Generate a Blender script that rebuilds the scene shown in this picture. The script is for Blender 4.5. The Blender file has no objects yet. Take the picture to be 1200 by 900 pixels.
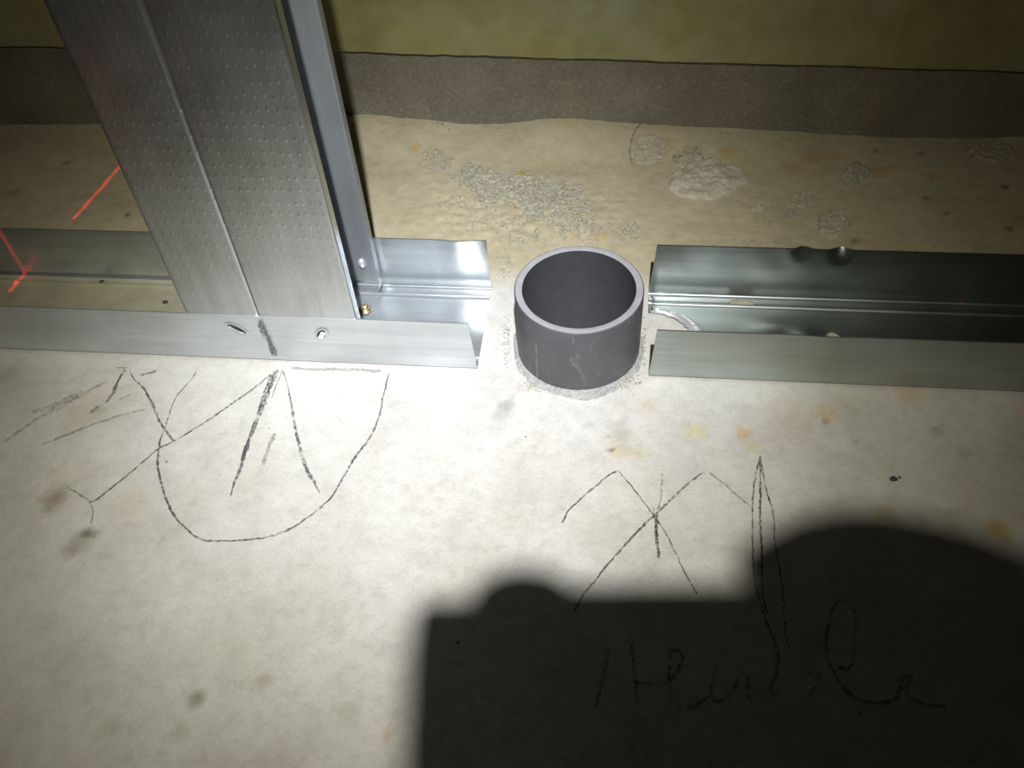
import bpy, bmesh, math, random
import numpy as np
from mathutils import Vector, Matrix, noise
from math import sin, cos, pi

S = bpy.context.scene
COL = S.collection
MM = 0.001

# ------------------------------------------------------------------ camera
F_PX = 1026.5
YAW, PITCH, ROLL = -0.1591, 0.8493, -0.0760
CAM = Vector((15.998, -231.920, 259.576))          # millimetres
FWD = Vector((sin(YAW)*cos(PITCH), cos(YAW)*cos(PITCH), -sin(PITCH)))
_r0 = Vector((cos(YAW), -sin(YAW), 0)); _u0 = _r0.cross(FWD)
RGT = cos(ROLL)*_r0 + sin(ROLL)*_u0
UPV = -sin(ROLL)*_r0 + cos(ROLL)*_u0
cam = bpy.data.objects.new('camera_view', bpy.data.cameras.new('camera_view'))
COL.objects.link(cam)
m = Matrix.Identity(4)
for i in range(3):
    m[i][0], m[i][1], m[i][2], m[i][3] = RGT[i], UPV[i], -FWD[i], CAM[i]*MM
cam.matrix_world = m
cam.data.sensor_width = 36; cam.data.lens = F_PX/1200*36
cam.data.clip_start = 0.004
S.camera = cam

# ------------------------------------------------------------------ world, exposure
w = bpy.data.worlds.new('room_gloom'); S.world = w; w.use_nodes = True
w.node_tree.nodes['Background'].inputs[0].default_value = (1.0, 0.80, 0.64, 1)
w.node_tree.nodes['Background'].inputs[1].default_value = 0.0055
S.view_settings.view_transform = 'Standard'
S.view_settings.look = 'None'
S.view_settings.exposure = 0.0
S.view_settings.gamma = 1.0
S.view_settings.use_curve_mapping = False

# ------------------------------------------------------------------ torch light
TORCH = Vector((49.6, -380.0, 600.0))
AIM = Vector((-52.0, 9.0, 0.0))
POWER = 18.0*4
def node(nt, typ, **kw):
    n = nt.nodes.new(typ)
    for k, v in kw.items(): setattr(n, k, v)
    return n
def spot(name, loc, aim, power, colour, radius, cone=1.6):
    L = bpy.data.lights.new(name, 'SPOT'); L.energy = power; L.color = colour
    L.shadow_soft_size = radius; L.spot_size = cone; L.spot_blend = 0.15
    o = bpy.data.objects.new(name, L); COL.objects.link(o)
    o.location = loc*MM
    o.rotation_euler = (aim-loc).to_track_quat('-Z', 'Y').to_euler()
    L.use_nodes = True
    return o, L
tl, TL = spot('torch_light', TORCH, AIM, POWER, (1, 1, 1), 0.0068)
nt = TL.node_tree
em = nt.nodes['Emission']
tc = node(nt, 'ShaderNodeTexCoord'); sp = node(nt, 'ShaderNodeSeparateXYZ')
nt.links.new(tc.outputs['Normal'], sp.inputs[0])
ab = node(nt, 'ShaderNodeMath', operation='ABSOLUTE'); nt.links.new(sp.outputs['Z'], ab.inputs[0])
ac = node(nt, 'ShaderNodeMath', operation='ARCCOSINE'); nt.links.new(ab.outputs[0], ac.inputs[0])
mu = node(nt, 'ShaderNodeMath', operation='MULTIPLY'); mu.inputs[1].default_value = 180/pi/40.0
nt.links.new(ac.outputs[0], mu.inputs[0])
BEAM = [(0, 2.55, 2.60, 2.82), (4, 2.15, 2.20, 2.28), (7, 1.68, 1.70, 1.72), (9, 1.20, 1.205, 1.18), (11, .82, .812, .745), (13, .49, .478, .41),
        (15.5, .30, .288, .237), (18, .172, .162, .135), (21, .104, .096, .074), (28, .045, .041, .030), (40, .012, .010, .007)]
BEAM = [(a, r/4, g/4, b/4) for a, r, g, b in BEAM]
cr = node(nt, 'ShaderNodeValToRGB'); cr.color_ramp.interpolation = 'LINEAR'
els = cr.color_ramp.elements
while len(els) < len(BEAM): els.new(0.5)
for e, (a, r, g, b) in zip(els, BEAM):
    e.position = a/40.0; e.color = (r, g, b, 1)
nt.links.new(mu.outputs[0], cr.inputs[0]); nt.links.new(cr.outputs[0], em.inputs['Color'])

# laser level: vertical fans of red light from an instrument off to the left-front
def laser(name, loc, aim, power, halfw):
    o, L = spot(name, loc, aim, power, (1, 0.015, 0.012), 0.0004, 1.2)
    # roll so that the fan plane is vertical: local X horizontal
    z = (loc-aim).normalized(); x = Vector((0, 0, 1)).cross(z).normalized(); y = z.cross(x)
    o.rotation_euler = Matrix((x, y, z)).transposed().to_euler()
    t = L.node_tree
    c = node(t, 'ShaderNodeTexCoord'); s = node(t, 'ShaderNodeSeparateXYZ'); t.links.new(c.outputs['Normal'], s.inputs[0])
    a = node(t, 'ShaderNodeMath', operation='ABSOLUTE'); t.links.new(s.outputs['X'], a.inputs[0])
    mr = node(t, 'ShaderNodeMapRange', interpolation_type='SMOOTHSTEP')
    mr.inputs['From Min'].default_value = halfw*0.5; mr.inputs['From Max'].default_value = halfw*1.3
    mr.inputs['To Min'].default_value = 1.0; mr.inputs['To Max'].default_value = 0.0
    t.links.new(a.outputs[0], mr.inputs['Value']); t.links.new(mr.outputs[0], t.nodes['Emission'].inputs['Strength'])
laser('laser_level_light', Vector((-309, -400, 325)), Vector((-247.5, 85, 0)), 22.0, 0.0019)
laser('laser_level_light.001', Vector((230, -400, 400)), Vector((169.6, -8, 0)), 0.8, 0.0012)

# ------------------------------------------------------------------ helpers
def unproj(u, v, axis=2, val=0.0):
    d = FWD + RGT*((u-600)/F_PX) - UPV*((v-450)/F_PX)
    return CAM + d*((val-CAM[axis])/d[axis])
def tag(o, label=None, cat=None, group=None, kind=None):
    if label: o['label'] = label
    if cat: o['category'] = cat
    if group: o['group'] = group
    if kind: o['kind'] = kind
    return o
def empty(name, loc=(0, 0, 0)):
    o = bpy.data.objects.new(name, None); COL.objects.link(o); o.location = Vector(loc)*MM
    o.empty_display_size = .01
    return o
def meshobj(name, verts, faces, mat, parent=None, smooth=True):
    me = bpy.data.meshes.new(name)
    off = Vector((0, 0, 0))
    if parent is not None:
        off = parent.location/MM
        if parent.parent is not None: off = off+parent.parent.location/MM
    me.from_pydata([((Vector(v)-off)*MM)[:] for v in verts], [], faces)
    me.update()
    if smooth: me.polygons.foreach_set('use_smooth', [True]*len(me.polygons))
    if mat: me.materials.append(mat)
    o = bpy.data.objects.new(name, me); COL.objects.link(o)
    if parent is not None: o.parent = parent
    return o
def solid(o, t, off=-1):
    md = o.modifiers.new('sheet', 'SOLIDIFY'); md.thickness = t*MM; md.offset = off
    es = o.modifiers.new('crisp', 'EDGE_SPLIT'); es.split_angle = 0.9
    return o
def grid(nu, nv, fn, skip=None):
    vs = [fn(i, j) for j in range(nv) for i in range(nu)]
    fs = []
    for j in range(nv-1):
        for i in range(nu-1):
            if skip and skip(i, j): continue
            a = j*nu+i; fs.append((a, a+1, a+nu+1, a+nu))
    return vs, fs
def lerp(x, xs, ys): return float(np.interp(x, xs, ys))
def rnd_obj_rot(o, e): o.rotation_euler = e

# ------------------------------------------------------------------ materials
def newmat(name):
    mt = bpy.data.materials.new(name); mt.use_nodes = True
    return mt, mt.node_tree, mt.node_tree.nodes['Principled BSDF']
def nz(nt, scale, detail=4, rough=.55, vec=None, dist=0):
    n = node(nt, 'ShaderNodeTexNoise'); n.inputs['Scale'].default_value = scale
    n.inputs['Detail'].default_value = detail; n.inputs['Roughness'].default_value = rough
    n.inputs['Distortion'].default_value = dist
    if vec is not None: nt.links.new(vec, n.inputs['Vector'])
    return n
def ramp(nt, src, pts):
    c = node(nt, 'ShaderNodeValToRGB'); e = c.color_ramp.elements
    while len(e) < len(pts): e.new(.5)
    for k, (p, col) in zip(e, pts):
        k.position = p; k.color = (*col, 1) if len(col) == 3 else col
    nt.links.new(src, c.inputs[0]); return c
def mix(nt, fac, a, b, mode='MIX'):
    n = node(nt, 'ShaderNodeMix', data_type='RGBA', blend_type=mode)
    for sock, v in ((n.inputs[0], fac), (n.inputs[6], a), (n.inputs[7], b)):
        if isinstance(v, (int, float)): sock.default_value = v
        elif isinstance(v, tuple): sock.default_value = (*v, 1) if len(v) == 3 else v
        else: nt.links.new(v, sock)
    return n.outputs[2]
def bump(nt, bs, h, strength, dist, prev=None):
    b = node(nt, 'ShaderNodeBump'); b.inputs['Strength'].default_value = strength; b.inputs['Distance'].default_value = dist
    nt.links.new(h, b.inputs['Height'])
    if prev is not None: nt.links.new(prev, b.inputs['Normal'])
    if bs is not None: nt.links.new(b.outputs[0], bs.inputs['Normal'])
    return b.outputs[0]
def objvec(nt, scale=(1, 1, 1)):
    t = node(nt, 'ShaderNodeTexCoord'); mp = node(nt, 'ShaderNodeMapping'); mp.inputs['Scale'].default_value = scale
    nt.links.new(t.outputs['Object'], mp.inputs[0]); return mp.outputs[0]

def concrete_floor():
    mt, nt, b = newmat('concrete_floor')
    v = objvec(nt)
    n1 = nz(nt, 22, 5, .6, v); n2 = nz(nt, 190, 4, .6, v, .3); n3 = nz(nt, 900, 3, .6, v)
    base = ramp(nt, n1.outputs[0], [(.3, (.50, .475, .415)), (.5, (.56, .540, .490)), (.7, (.61, .595, .555))])
    c2 = ramp(nt, n2.outputs[0], [(.30, (.86, .86, .85)), (.5, (1, 1, 1)), (.70, (1.07, 1.07, 1.07))])
    c = mix(nt, .75, base.outputs[0], c2.outputs[0], 'MULTIPLY')
    c3 = ramp(nt, n3.outputs[0], [(.3, (.86, .86, .86)), (.6, (1.04, 1.04, 1.04))])
    c = mix(nt, .6, c, c3.outputs[0], 'MULTIPLY')
    vo = node(nt, 'ShaderNodeTexVoronoi'); vo.inputs['Scale'].default_value = 75; nt.links.new(v, vo.inputs['Vector'])
    pt = ramp(nt, vo.outputs['Distance'], [(.03, (.25, .22, .2)), (.07, (1, 1, 1))])
    sel = node(nt, 'ShaderNodeSeparateColor'); nt.links.new(vo.outputs['Color'], sel.inputs[0])
    lt = node(nt, 'ShaderNodeMath', operation='LESS_THAN'); lt.inputs[1].default_value = .12; nt.links.new(sel.outputs[0], lt.inputs[0])
    c = mix(nt, lt.outputs[0], c, mix(nt, 1.0, c, pt.outputs[0], 'MULTIPLY'))
    at = node(nt, 'ShaderNodeVertexColor', layer_name='tint')
    c = mix(nt, 1.0, c, at.outputs[0], 'MULTIPLY')
    nt.links.new(c, b.inputs['Base Color'])
    b.inputs['Roughness'].default_value = .82; b.inputs['Specular IOR Level'].default_value = .25
    p = bump(nt, None, n2.outputs[0], .35, .0012)
    bump(nt, b, n3.outputs[0], .3, .0003, p)
    return mt
def mortar(name, c1, c2, sc=160, bs=.7):
    mt, nt, b = newmat(name); v = objvec(nt)
    n1 = nz(nt, sc, 6, .7, v); n2 = nz(nt, sc*4, 4, .7, v)
    r = ramp(nt, n1.outputs[0], [(.32, c1), (.68, c2)])
    r2 = ramp(nt, n2.outputs[0], [(.3, (.75, .75, .75)), (.6, (1.08, 1.08, 1.08))])
    nt.links.new(mix(nt, .8, r.outputs[0], r2.outputs[0], 'MULTIPLY'), b.inputs['Base Color'])
    b.inputs['Roughness'].default_value = .9; b.inputs['Specular IOR Level'].default_value = .2
    p = bump(nt, None, n1.outputs[0], bs, .0015); bump(nt, b, n2.outputs[0], bs, .0006, p)
    return mt
def wall_mat():
    mt, nt, b = newmat('yellowed_concrete_wall'); v = objvec(nt)
    n1 = nz(nt, 9, 4, .6, v); n2 = nz(nt, 60, 5, .6, v)
    r = ramp(nt, n1.outputs[0], [(.3, (.24, .21, .095)), (.5, (.34, .315, .15)), (.7, (.36, .37, .24))])
    r2 = ramp(nt, n2.outputs[0], [(.3, (.8, .78, .7)), (.65, (1.08, 1.08, 1.1))])
    nt.links.new(mix(nt, .8, r.outputs[0], r2.outputs[0], 'MULTIPLY'), b.inputs['Base Color'])
    b.inputs['Roughness'].default_value = .85; b.inputs['Specular IOR Level'].default_value = .2
    bump(nt, b, n2.outputs[0], .4, .002)
    return mt
def skirt_mat():
    mt, nt, b = newmat('grey_render_strip'); v = objvec(nt)
    n1 = nz(nt, 30, 5, .65, v); n2 = nz(nt, 500, 4, .7, v)
    r = ramp(nt, n1.outputs[0], [(.3, (.185, .17, .132)), (.7, (.26, .245, .195))])
    r2 = ramp(nt, n2.outputs[0], [(.3, (.7, .7, .7)), (.6, (1.0, 1.0, 1.0)), (.74, (1.9, 1.85, 1.7))])
    nt.links.new(mix(nt, .9, r.outputs[0], r2.outputs[0], 'MULTIPLY'), b.inputs['Base Color'])
    vo = node(nt, 'ShaderNodeTexVoronoi'); vo.inputs['Scale'].default_value = 160; nt.links.new(v, vo.inputs['Vector'])
    b.inputs['Roughness'].default_value = .6; b.inputs['Specular IOR Level'].default_value = .3
    p = bump(nt, None, n1.outputs[0], .4, .002); bump(nt, b, n2.outputs[0], .6, .0006, p)
    return mt
def zinc(name, base=(.64, .675, .69), metal=.78, rough=.42, dots=False, dust=None, streak=(6, 120, 120)):
    mt, nt, b = newmat(name); v = objvec(nt)
    n1 = nz(nt, 25, 4, .6, v); n2 = nz(nt, 1.0, 3, .6, objvec(nt, (streak[0]*3, streak[1]*3, streak[2]*3)))
    r = ramp(nt, n1.outputs[0], [(.3, tuple(x*.86 for x in base)), (.7, tuple(min(1, x*1.08) for x in base))])
    r2 = ramp(nt, n2.outputs[0], [(.3, (.86, .86, .87)), (.65, (1.04, 1.04, 1.04))])
    c = mix(nt, .9, r.outputs[0], r2.outputs[0], 'MULTIPLY')
    rr = node(nt, 'ShaderNodeMapRange'); rr.inputs['To Min'].default_value = rough-.08; rr.inputs['To Max'].default_value = rough+.12
    nt.links.new(n1.outputs[0], rr.inputs['Value']); nt.links.new(rr.outputs[0], b.inputs['Roughness'])
    mf = metal
    if dust:
        x0, x1, dcol = dust
        t = node(nt, 'ShaderNodeTexCoord'); s = node(nt, 'ShaderNodeSeparateXYZ'); nt.links.new(t.outputs['Object'], s.inputs[0])
        mr = node(nt, 'ShaderNodeMapRange', interpolation_type='SMOOTHSTEP')
        mr.inputs['From Min'].default_value = x0*MM; mr.inputs['From Max'].default_value = x1*MM
        mr.inputs['To Min'].default_value = 1; mr.inputs['To Max'].default_value = 0
        ad = node(nt, 'ShaderNodeMath', operation='ADD'); nt.links.new(s.outputs['X'], ad.inputs[0])
        sc = node(nt, 'ShaderNodeMath', operation='MULTIPLY_ADD'); sc.inputs[1].default_value = .03; sc.inputs[2].default_value = -.015
        nt.links.new(n1.outputs[0], sc.inputs[0]); nt.links.new(sc.outputs[0], ad.inputs[1]); nt.links.new(ad.outputs[0], mr.inputs['Value'])
        n4 = nz(nt, 70, 5, .65, v)
        dr = ramp(nt, n4.outputs[0], [(.3, tuple(x*.8 for x in dcol)), (.7, tuple(x*1.1 for x in dcol))])
        c = mix(nt, mr.outputs[0], c, dr.outputs[0])
        iv = node(nt, 'ShaderNodeMath', operation='MULTIPLY_ADD'); iv.inputs[1].default_value = -metal; iv.inputs[2].default_value = metal
        nt.links.new(mr.outputs[0], iv.inputs[0]); nt.links.new(iv.outputs[0], b.inputs['Metallic'])
    else:
        b.inputs['Metallic'].default_value = metal
    nt.links.new(c, b.inputs['Base Color'])
    p = bump(nt, None, n2.outputs[0], .10, .0003)
    if dots:
        sx = node(nt, 'ShaderNodeSeparateXYZ'); nt.links.new(v, sx.inputs[0])
        cx_ = node(nt, 'ShaderNodeCombineXYZ')
        for k_, sc_ in (('X', 330), ('Z', 200)):
            mm = node(nt, 'ShaderNodeMath', operation='MULTIPLY'); mm.inputs[1].default_value = sc_
            nt.links.new(sx.outputs[k_], mm.inputs[0]); nt.links.new(mm.outputs[0], cx_.inputs['X' if k_ == 'X' else 'Y'])
        vv = cx_.outputs[0]
        vo = node(nt, 'ShaderNodeTexVoronoi', voronoi_dimensions='2D'); vo.inputs['Scale'].default_value = 1.0; vo.inputs['Randomness'].default_value = .25
        nt.links.new(vv, vo.inputs['Vector'])
        q = ramp(nt, vo.outputs['Distance'], [(.06, (1, 1, 1)), (.20, (0, 0, 0))])
        p = bump(nt, None, q.outputs[0], .28, .0002, p)
    nt.links.new(p, b.inputs['Normal'])
    return mt
def plain(name, col, rough=.5, metal=0, spec=.5):
    mt, nt, b = newmat(name); v = objvec(nt); n1 = nz(nt, 220, 4, .6, v)
    r = ramp(nt, n1.outputs[0], [(.3, tuple(x*.88 for x in col)), (.7, tuple(min(1, x*1.1) for x in col))])
    nt.links.new(r.outputs[0], b.inputs['Base Color'])
    b.inputs['Roughness'].default_value = rough; b.inputs['Metallic'].default_value = metal; b.inputs['Specular IOR Level'].default_value = spec
    bump(nt, b, n1.outputs[0], .15, .0003)
    return mt
def graphite(name, lo, hi, col=(.085, .08, .09)):
    mt, nt, b = newmat(name); v = objvec(nt)
    n1 = nz(nt, 700, 4, .7, v); n2 = nz(nt, 120, 2, .5, v)
    b.inputs['Base Color'].default_value = (*col, 1); b.inputs['Roughness'].default_value = .5
    ad = node(nt, 'ShaderNodeMath', operation='MULTIPLY_ADD'); ad.inputs[1].default_value = .6
    nt.links.new(n2.outputs[0], ad.inputs[0]); nt.links.new(n1.outputs[0], ad.inputs[2])
    r = ramp(nt, ad.outputs[0], [(.62, (lo,)*3), (.92, (hi,)*3)])
    nt.links.new(r.outputs[0], b.inputs['Alpha'])
    return mt
M_floor = concrete_floor()
M_wall = wall_mat(); M_skirt = skirt_mat()
M_crumb = mortar('grey_crumbs', (.40, .37, .275), (.58, .545, .43), 260)
M_lump = mortar('beige_mortar', (.40, .365, .27), (.52, .48, .375), 180, .5)
M_scab = mortar('pale_mortar', (.44, .40, .31), (.56, .52, .42), 120, .5)
M_collar = mortar('grey_mortar', (.36, .35, .325), (.58, .565, .53), 260)
M_zinc = zinc('galvanised_steel')
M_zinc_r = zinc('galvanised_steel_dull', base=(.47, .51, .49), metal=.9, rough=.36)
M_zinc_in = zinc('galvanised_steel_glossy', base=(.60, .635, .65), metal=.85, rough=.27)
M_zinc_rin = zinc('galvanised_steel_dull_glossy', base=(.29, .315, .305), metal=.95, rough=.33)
M_web = zinc('galvanised_steel_dusty', base=(.60, .635, .65), rough=.29, dust=(36, 56, (.36, .335, .235)))
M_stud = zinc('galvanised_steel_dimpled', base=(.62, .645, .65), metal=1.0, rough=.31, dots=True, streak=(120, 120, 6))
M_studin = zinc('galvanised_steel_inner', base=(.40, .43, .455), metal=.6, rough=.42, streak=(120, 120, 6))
M_bright = plain('bare_cut_steel', (.88, .89, .9), .32, .6)
M_brass = plain('yellow_zinc_screw', (.55, .47, .28), .4, .9)
M_hole = plain('punched_hole', (.05, .05, .055), .6)
M_black = plain('camera_body_black', (.02, .02, .022), .45)
M_glass = plain('lens_glass', (.01, .01, .015), .08)
M_skin = plain('skin', (.52, .30, .21), .55)
M_sleeve = plain('dark_sleeve', (.03, .035, .05), .9)
M_line = graphite('pencil_line', .02, .85)
M_soft = graphite('pencil_smudge', .0, .42, (.16, .15, .15))
M_faint = graphite('pencil_faint', .0, .55)
def pvc():
    mt, nt, b = newmat('grey_pvc'); v = objvec(nt, (1, 1, 1))
    n1 = nz(nt, 60, 4, .6, v); n2 = nz(nt, 1, 3, .6, objvec(nt, (90, 90, 500)))
    r = ramp(nt, n1.outputs[0], [(.3, (.074, .074, .078)), (.7, (.094, .094, .099))])
    # dusty scuff near the rim
    r2 = ramp(nt, n2.outputs[0], [(.35, (.94, .94, .94)), (.7, (1.12, 1.12, 1.12))])
    n3 = nz(nt, 1, 5, .75, objvec(nt, (140, 140, 60)), 1.0)
    r3 = ramp(nt, n3.outputs[0], [(.56, (0, 0, 0)), (.70, (1, 1, 1))])
    c = mix(nt, .8, r.outputs[0], r2.outputs[0], 'MULTIPLY')
    f = node(nt, 'ShaderNodeMath', operation='MULTIPLY'); f.inputs[1].default_value = .30; nt.links.new(r3.outputs[0], f.inputs[0])
    nt.links.new(mix(nt, f.outputs[0], c, (.30, .30, .31)), b.inputs['Base Color'])
    b.inputs['Roughness'].default_value = .48; b.inputs['Specular IOR Level'].default_value = .35
    bump(nt, b, n2.outputs[0], .06, .0004)
    return mt
M_pvc = pvc()
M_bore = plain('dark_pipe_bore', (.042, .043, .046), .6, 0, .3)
M_pvc_cut = plain('cut_grey_pvc', (.33, .33, .34), .65)

# ------------------------------------------------------------------ setting
WALL_Y = 172.0
XLT, XRT = -34.9, 33.1           # end of the left track, start of the right track
TW, TH = 48.0, 25.5              # track width and flange height
PX, PY, PR, PH = 4.8, 15.8, 24.75, 32.0
# line where floor meets the wall, read as height steps of mortar squeezed against it
EDGE = [(0, 147), (60, 146), (100, 146), (430, 134), (470, 138), (540, 146), (590, 146), (640, 138), (700, 141), (760, 146), (830, 149), (900, 152), (950, 156), (1050, 161), (1130, 163), (1200, 160)]
ex, ez = [], []
for u, v in EDGE:
    p = unproj(u, v, 1, WALL_Y); ex.append(p.x); ez.append(p.z)
DENTS = []
def hfloor(x, y):
    h = .25*noise.noise(Vector((x*.012, y*.012, 3))) + .06*noise.noise(Vector((x*.09, y*.09, 7)))
    if y > 50:
        k = min(1, (y-50)/25)
        h += k*(.55*noise.noise(Vector((x*.05, y*.05, 1))) + .28*noise.noise(Vector((x*.16, y*.16, 4))) + .35*max(0, noise.noise(Vector((x*.28, y*.28, 9)))))
    t = max(0, min(1, (y-140)/30)); t = t*t*(3-2*t)
    h += t*lerp(x, ex, ez)
    if y < 50: h = min(h, 0.05)
    # floor swells a little in the rubble patch
    d = ((x+28)/50)**2 + ((y-105)/26)**2
    if d < 1.6: h += max(0, 1-d/1.6)*(2.6*abs(noise.noise(Vector((x*.16, y*.16, 5))))+1.6*abs(noise.noise(Vector((x*.42, y*.42, 15)))))
    return h
# stains: (u, v, radius px (x,y in mm later), rgb multiplier, strength)
STAINS = [
 (872, 508, 3.2, (1.0, .72, .35), .75), (880, 524, 3.0, (1.0, .82, .45), .5), (970, 482, 5.0, (1.0, .78, .45), .55), (968, 494, 1.4, (.5, .42, .38), .7),
 (1065, 460, 6, (.95, .70, .42), .5), (1170, 621, 4.5, (1.0, .68, .25), .8), (1032, 598, 4.5, (.95, .72, .42), .55), (1042, 606, 4, (.7, .68, .66), .4),
 (1098, 504, 3, (.6, .6, .6), .6), (1130, 530, 3, (.65, .63, .6), .5), (728, 515, 6, (.86, .80, .68), .6), (716, 528, 1.2, (.35, .25, .22), .9),
 (727, 530, 3, (1.0, .86, .6), .6), (748, 530, 4, (1.0, .90, .72), .6), (814, 505, 4, (1.0, .90, .45), .6), (712, 511, 1.6, (.6, .55, .4), .6),
 (594, 474, 3, (.62, .6, .6), .7), (587, 487, 3.5, (.7, .7, .7), .6), (600, 466, 2, (.6, .6, .6), .6), (730, 505, 4.5, (.78, .76, .70), .6),
 (757, 475, 5, (.95, .86, .74), .5), (690, 498, 2, (.8, .8, .8), .5), (626, 523, 1.2, (.75, .72, .65), .6), (668, 540, 2.5, (.96, .93, .85), .4),
 (60, 588, 5.5, (.62, .52, .42), .85), (72, 578, 4, (.74, .68, .58), .6), (101, 625, 2.2, (.4, .38, .35), .9), (92, 636, 5, (.62, .60, .52), .75), (83, 645, 3.5, (.66, .62, .54), .6),
 (109, 626, 2, (.55, .55, .55), .7), (310, 797, 3.2, (.7, .68, .55), .7), (228, 823, 2.6, (.6, .58, .5), .75), (235, 816, 2, (.6, .6, .55), .6), (212, 858, 2.6, (.72, .72, .62), .6),
 (455, 860, 2, (.85, .62, .5), .6), (408, 838, 4, (.72, .70, .62), .6), (130, 852, 3, (.78, .76, .66), .5), (100, 480, 12, (.92, .84, .66), .5), (75, 560, 12, (.95, .90, .80), .5),
 (115, 480, 3, (.7, .6, .45), .5), (150, 590, 8, (1.0, .93, .82), .5), (5, 440, 5, (.66, .72, .58), .6), (300, 740, 20, (.98, .97, .9), .4),
 (487, 176, 3.0, (1.0, .74, .42), .75), (612, 205, 4.0, (1.0, .86, .30), .85), (622, 209, 2.8, (.80, .66, .22), .6), (546, 231, 2, (1.0, .86, .5), .7), (607, 243, 2.0, (1.0, .66, .36), .85),
 (645, 268, 1.5, (1.0, .75, .5), .6), (671, 279, 3, (1.0, .88, .55), .6), (704, 276, 3.2, (1.0, .80, .42), .75), (736, 270, 3, (1.0, .75, .42), .8), (666, 157, 4, (1.0, .82, .55), .5),
 (775, 178, 4.5, (1.0, .78, .36), .6), (852, 180, 5.0, (.98, .80, .42), .6), (783, 172, 3, (.8, .7, .5), .5), (757, 182, 3, (.85, .75, .5), .5), (950, 185, 6, (.92, .68, .45), .6), (975, 180, 5, (.9, .7, .5), .5),
 (930, 200, 8, (.86, .74, .55), .4), (1030, 200, 6, (.85, .62, .42), .5), (1095, 207, 4, (.9, .65, .4), .5), (790, 240, 6, (.85, .86, .86), .4), (786, 256, 3, (.95, .95, .7), .4),
 (650, 220, 16, (.93, .95, .97), .4), (570, 215, 10, (.88, .92, .96), .5), (600, 232, 14, (.88, .91, .94), .5), (515, 185, 6, (.86, .88, .9), .5), (660, 240, 14, (.86, .88, .90), .5),
 (130, 271, 4, (1.25, 1.2, .85), .6), (150, 252, 1.6, (.3, .28, .22), .9), (78, 191, 1.6, (.35, .3, .25), .9), (16, 226, 1.6, (.35, .3, .25), .9), (29, 239, 1.6, (.4, .35, .3), .9),
 (1085, 232, 1.2, (.4, .38, .35), .9), (1110, 250, 1.6, (.45, .42, .4), .8), (1178, 219, 2, (.4, .38, .35), .9), (1182, 268, 2, (.4, .38, .35), .8), (1002, 283, 2, (.45, .42, .4), .9), (1027, 175, 2, (.5, .48, .4), .8),
 (1080, 178, 2.4, (.55, .5, .45), .8), (660, 300, 3, (.85, .85, .85), .5), (900, 470, 10, (1.06, 1.08, 1.10), .8), (985, 520, 5, (1.12, 1.14, 1.16), .8), (925, 490, 12, (.95, .88, .82), .5), (860, 550, 12, (.96, .97, .9), .6),
 (760, 600, 20, (.97, .96, .9), .6), (1050, 560, 30, (.94, .93, .90), .5),
]
def build_floor():
    xs = sorted(set(list(np.arange(-400, -250, 4.)) + list(np.arange(-250, 215, 1.5)) + list(np.arange(215, 420, 4.))))
    ys = sorted(set(list(np.arange(-420, -176, 6.)) + list(np.arange(-176, WALL_Y+3, 1.5))))
    nu, nv = len(xs), len(ys)
    vs = []; rq = 23.6
    for y in ys:
        for x in xs:
            z = hfloor(x, y)
            dx, dy = x-PX, y-PY; d = math.hypot(dx, dy)
            vs.append((x, y, z))
    fs = []
    for j in range(nv-1):
        for i in range(nu-1):
            cx, cy = (xs[i]+xs[i+1])/2, (ys[j]+ys[j+1])/2
            if math.hypot(cx-PX, cy-PY) < 22.8: continue
            a = j*nu+i; fs.append((a, a+1, a+nu+1, a+nu))
    o = meshobj('floor', vs, fs, M_floor)
    P = np.array(vs); T = np.ones((len(vs), 3))
    wob = np.array([noise.noise(Vector((x*.25, y*.25, 2))) for x, y, z in vs])
    wob2 = np.array([noise.noise(Vector((x*.08, y*.08, 12))) for x, y, z in vs])
    for (u, v, r, c, s) in STAINS:
        p = unproj(u, v)
        d = np.hypot(P[:, 0]-p.x, P[:, 1]-p.y)/r + wob*.45 + wob2*.35
        k = np.clip(1.35-d, 0, 1); k = k*k*(3-2*k)*s
        T *= 1-k[:, None]*(1-np.array(c))
    # ground behind the tracks is a browner, dustier concrete
    k = np.clip((P[:, 1]-46)/18, 0, 1)[:, None]
    T *= 1-k*(1-np.array((.83, .76, .57)))
    T *= (1-.10*np.clip(wob2, 0, 1))[:, None]
    # faint drawn ring behind the pipe
    ca = o.data.color_attributes.new('tint', 'FLOAT_COLOR', 'POINT')
    ca.data.foreach_set('color', np.concatenate([T, np.ones((len(vs), 1))], 1).ravel())
    return o
floor = build_floor()
tag(floor, 'pale stained concrete floor slab', kind='structure')

def wall_grid(z0f, z1f, yf, nx, nz_):
    X = np.linspace(-420, 430, nx)
    return grid(nx, nz_, lambda i, j: (X[i], yf(X[i], z0f(X[i])+(z1f(X[i])-z0f(X[i]))*j/(nz_-1)), z0f(X[i])+(z1f(X[i])-z0f(X[i]))*j/(nz_-1)))
ztop = lambda x: lerp(x, [-330, -123, 206, 430], [47, 44.5, 36, 31]) + .5*noise.noise(Vector((x*.03, 0, 0))) + .35*noise.noise(Vector((x*.15, 0, 5)))
vs, fs = wall_grid(lambda x: -8, lambda x: ztop(x)+1.5, lambda x, z: WALL_Y+.7*noise.noise(Vector((x*.03, z*.05, 1)))+.25*noise.noise(Vector((x*.15, z*.15, 1))), 300, 22)
trim = meshobj('trim_1', vs, fs, M_skirt); solid(trim, 30, -1)
tag(trim, 'dark grey rough render strip along the foot of the wall', kind='structure')
def ywall(x, z):
    b = 2.2 if z < ztop(x)+.6 else 2.6
    return WALL_Y-b+.4*noise.noise(Vector((x*.02, z*.02, 8)))
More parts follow.
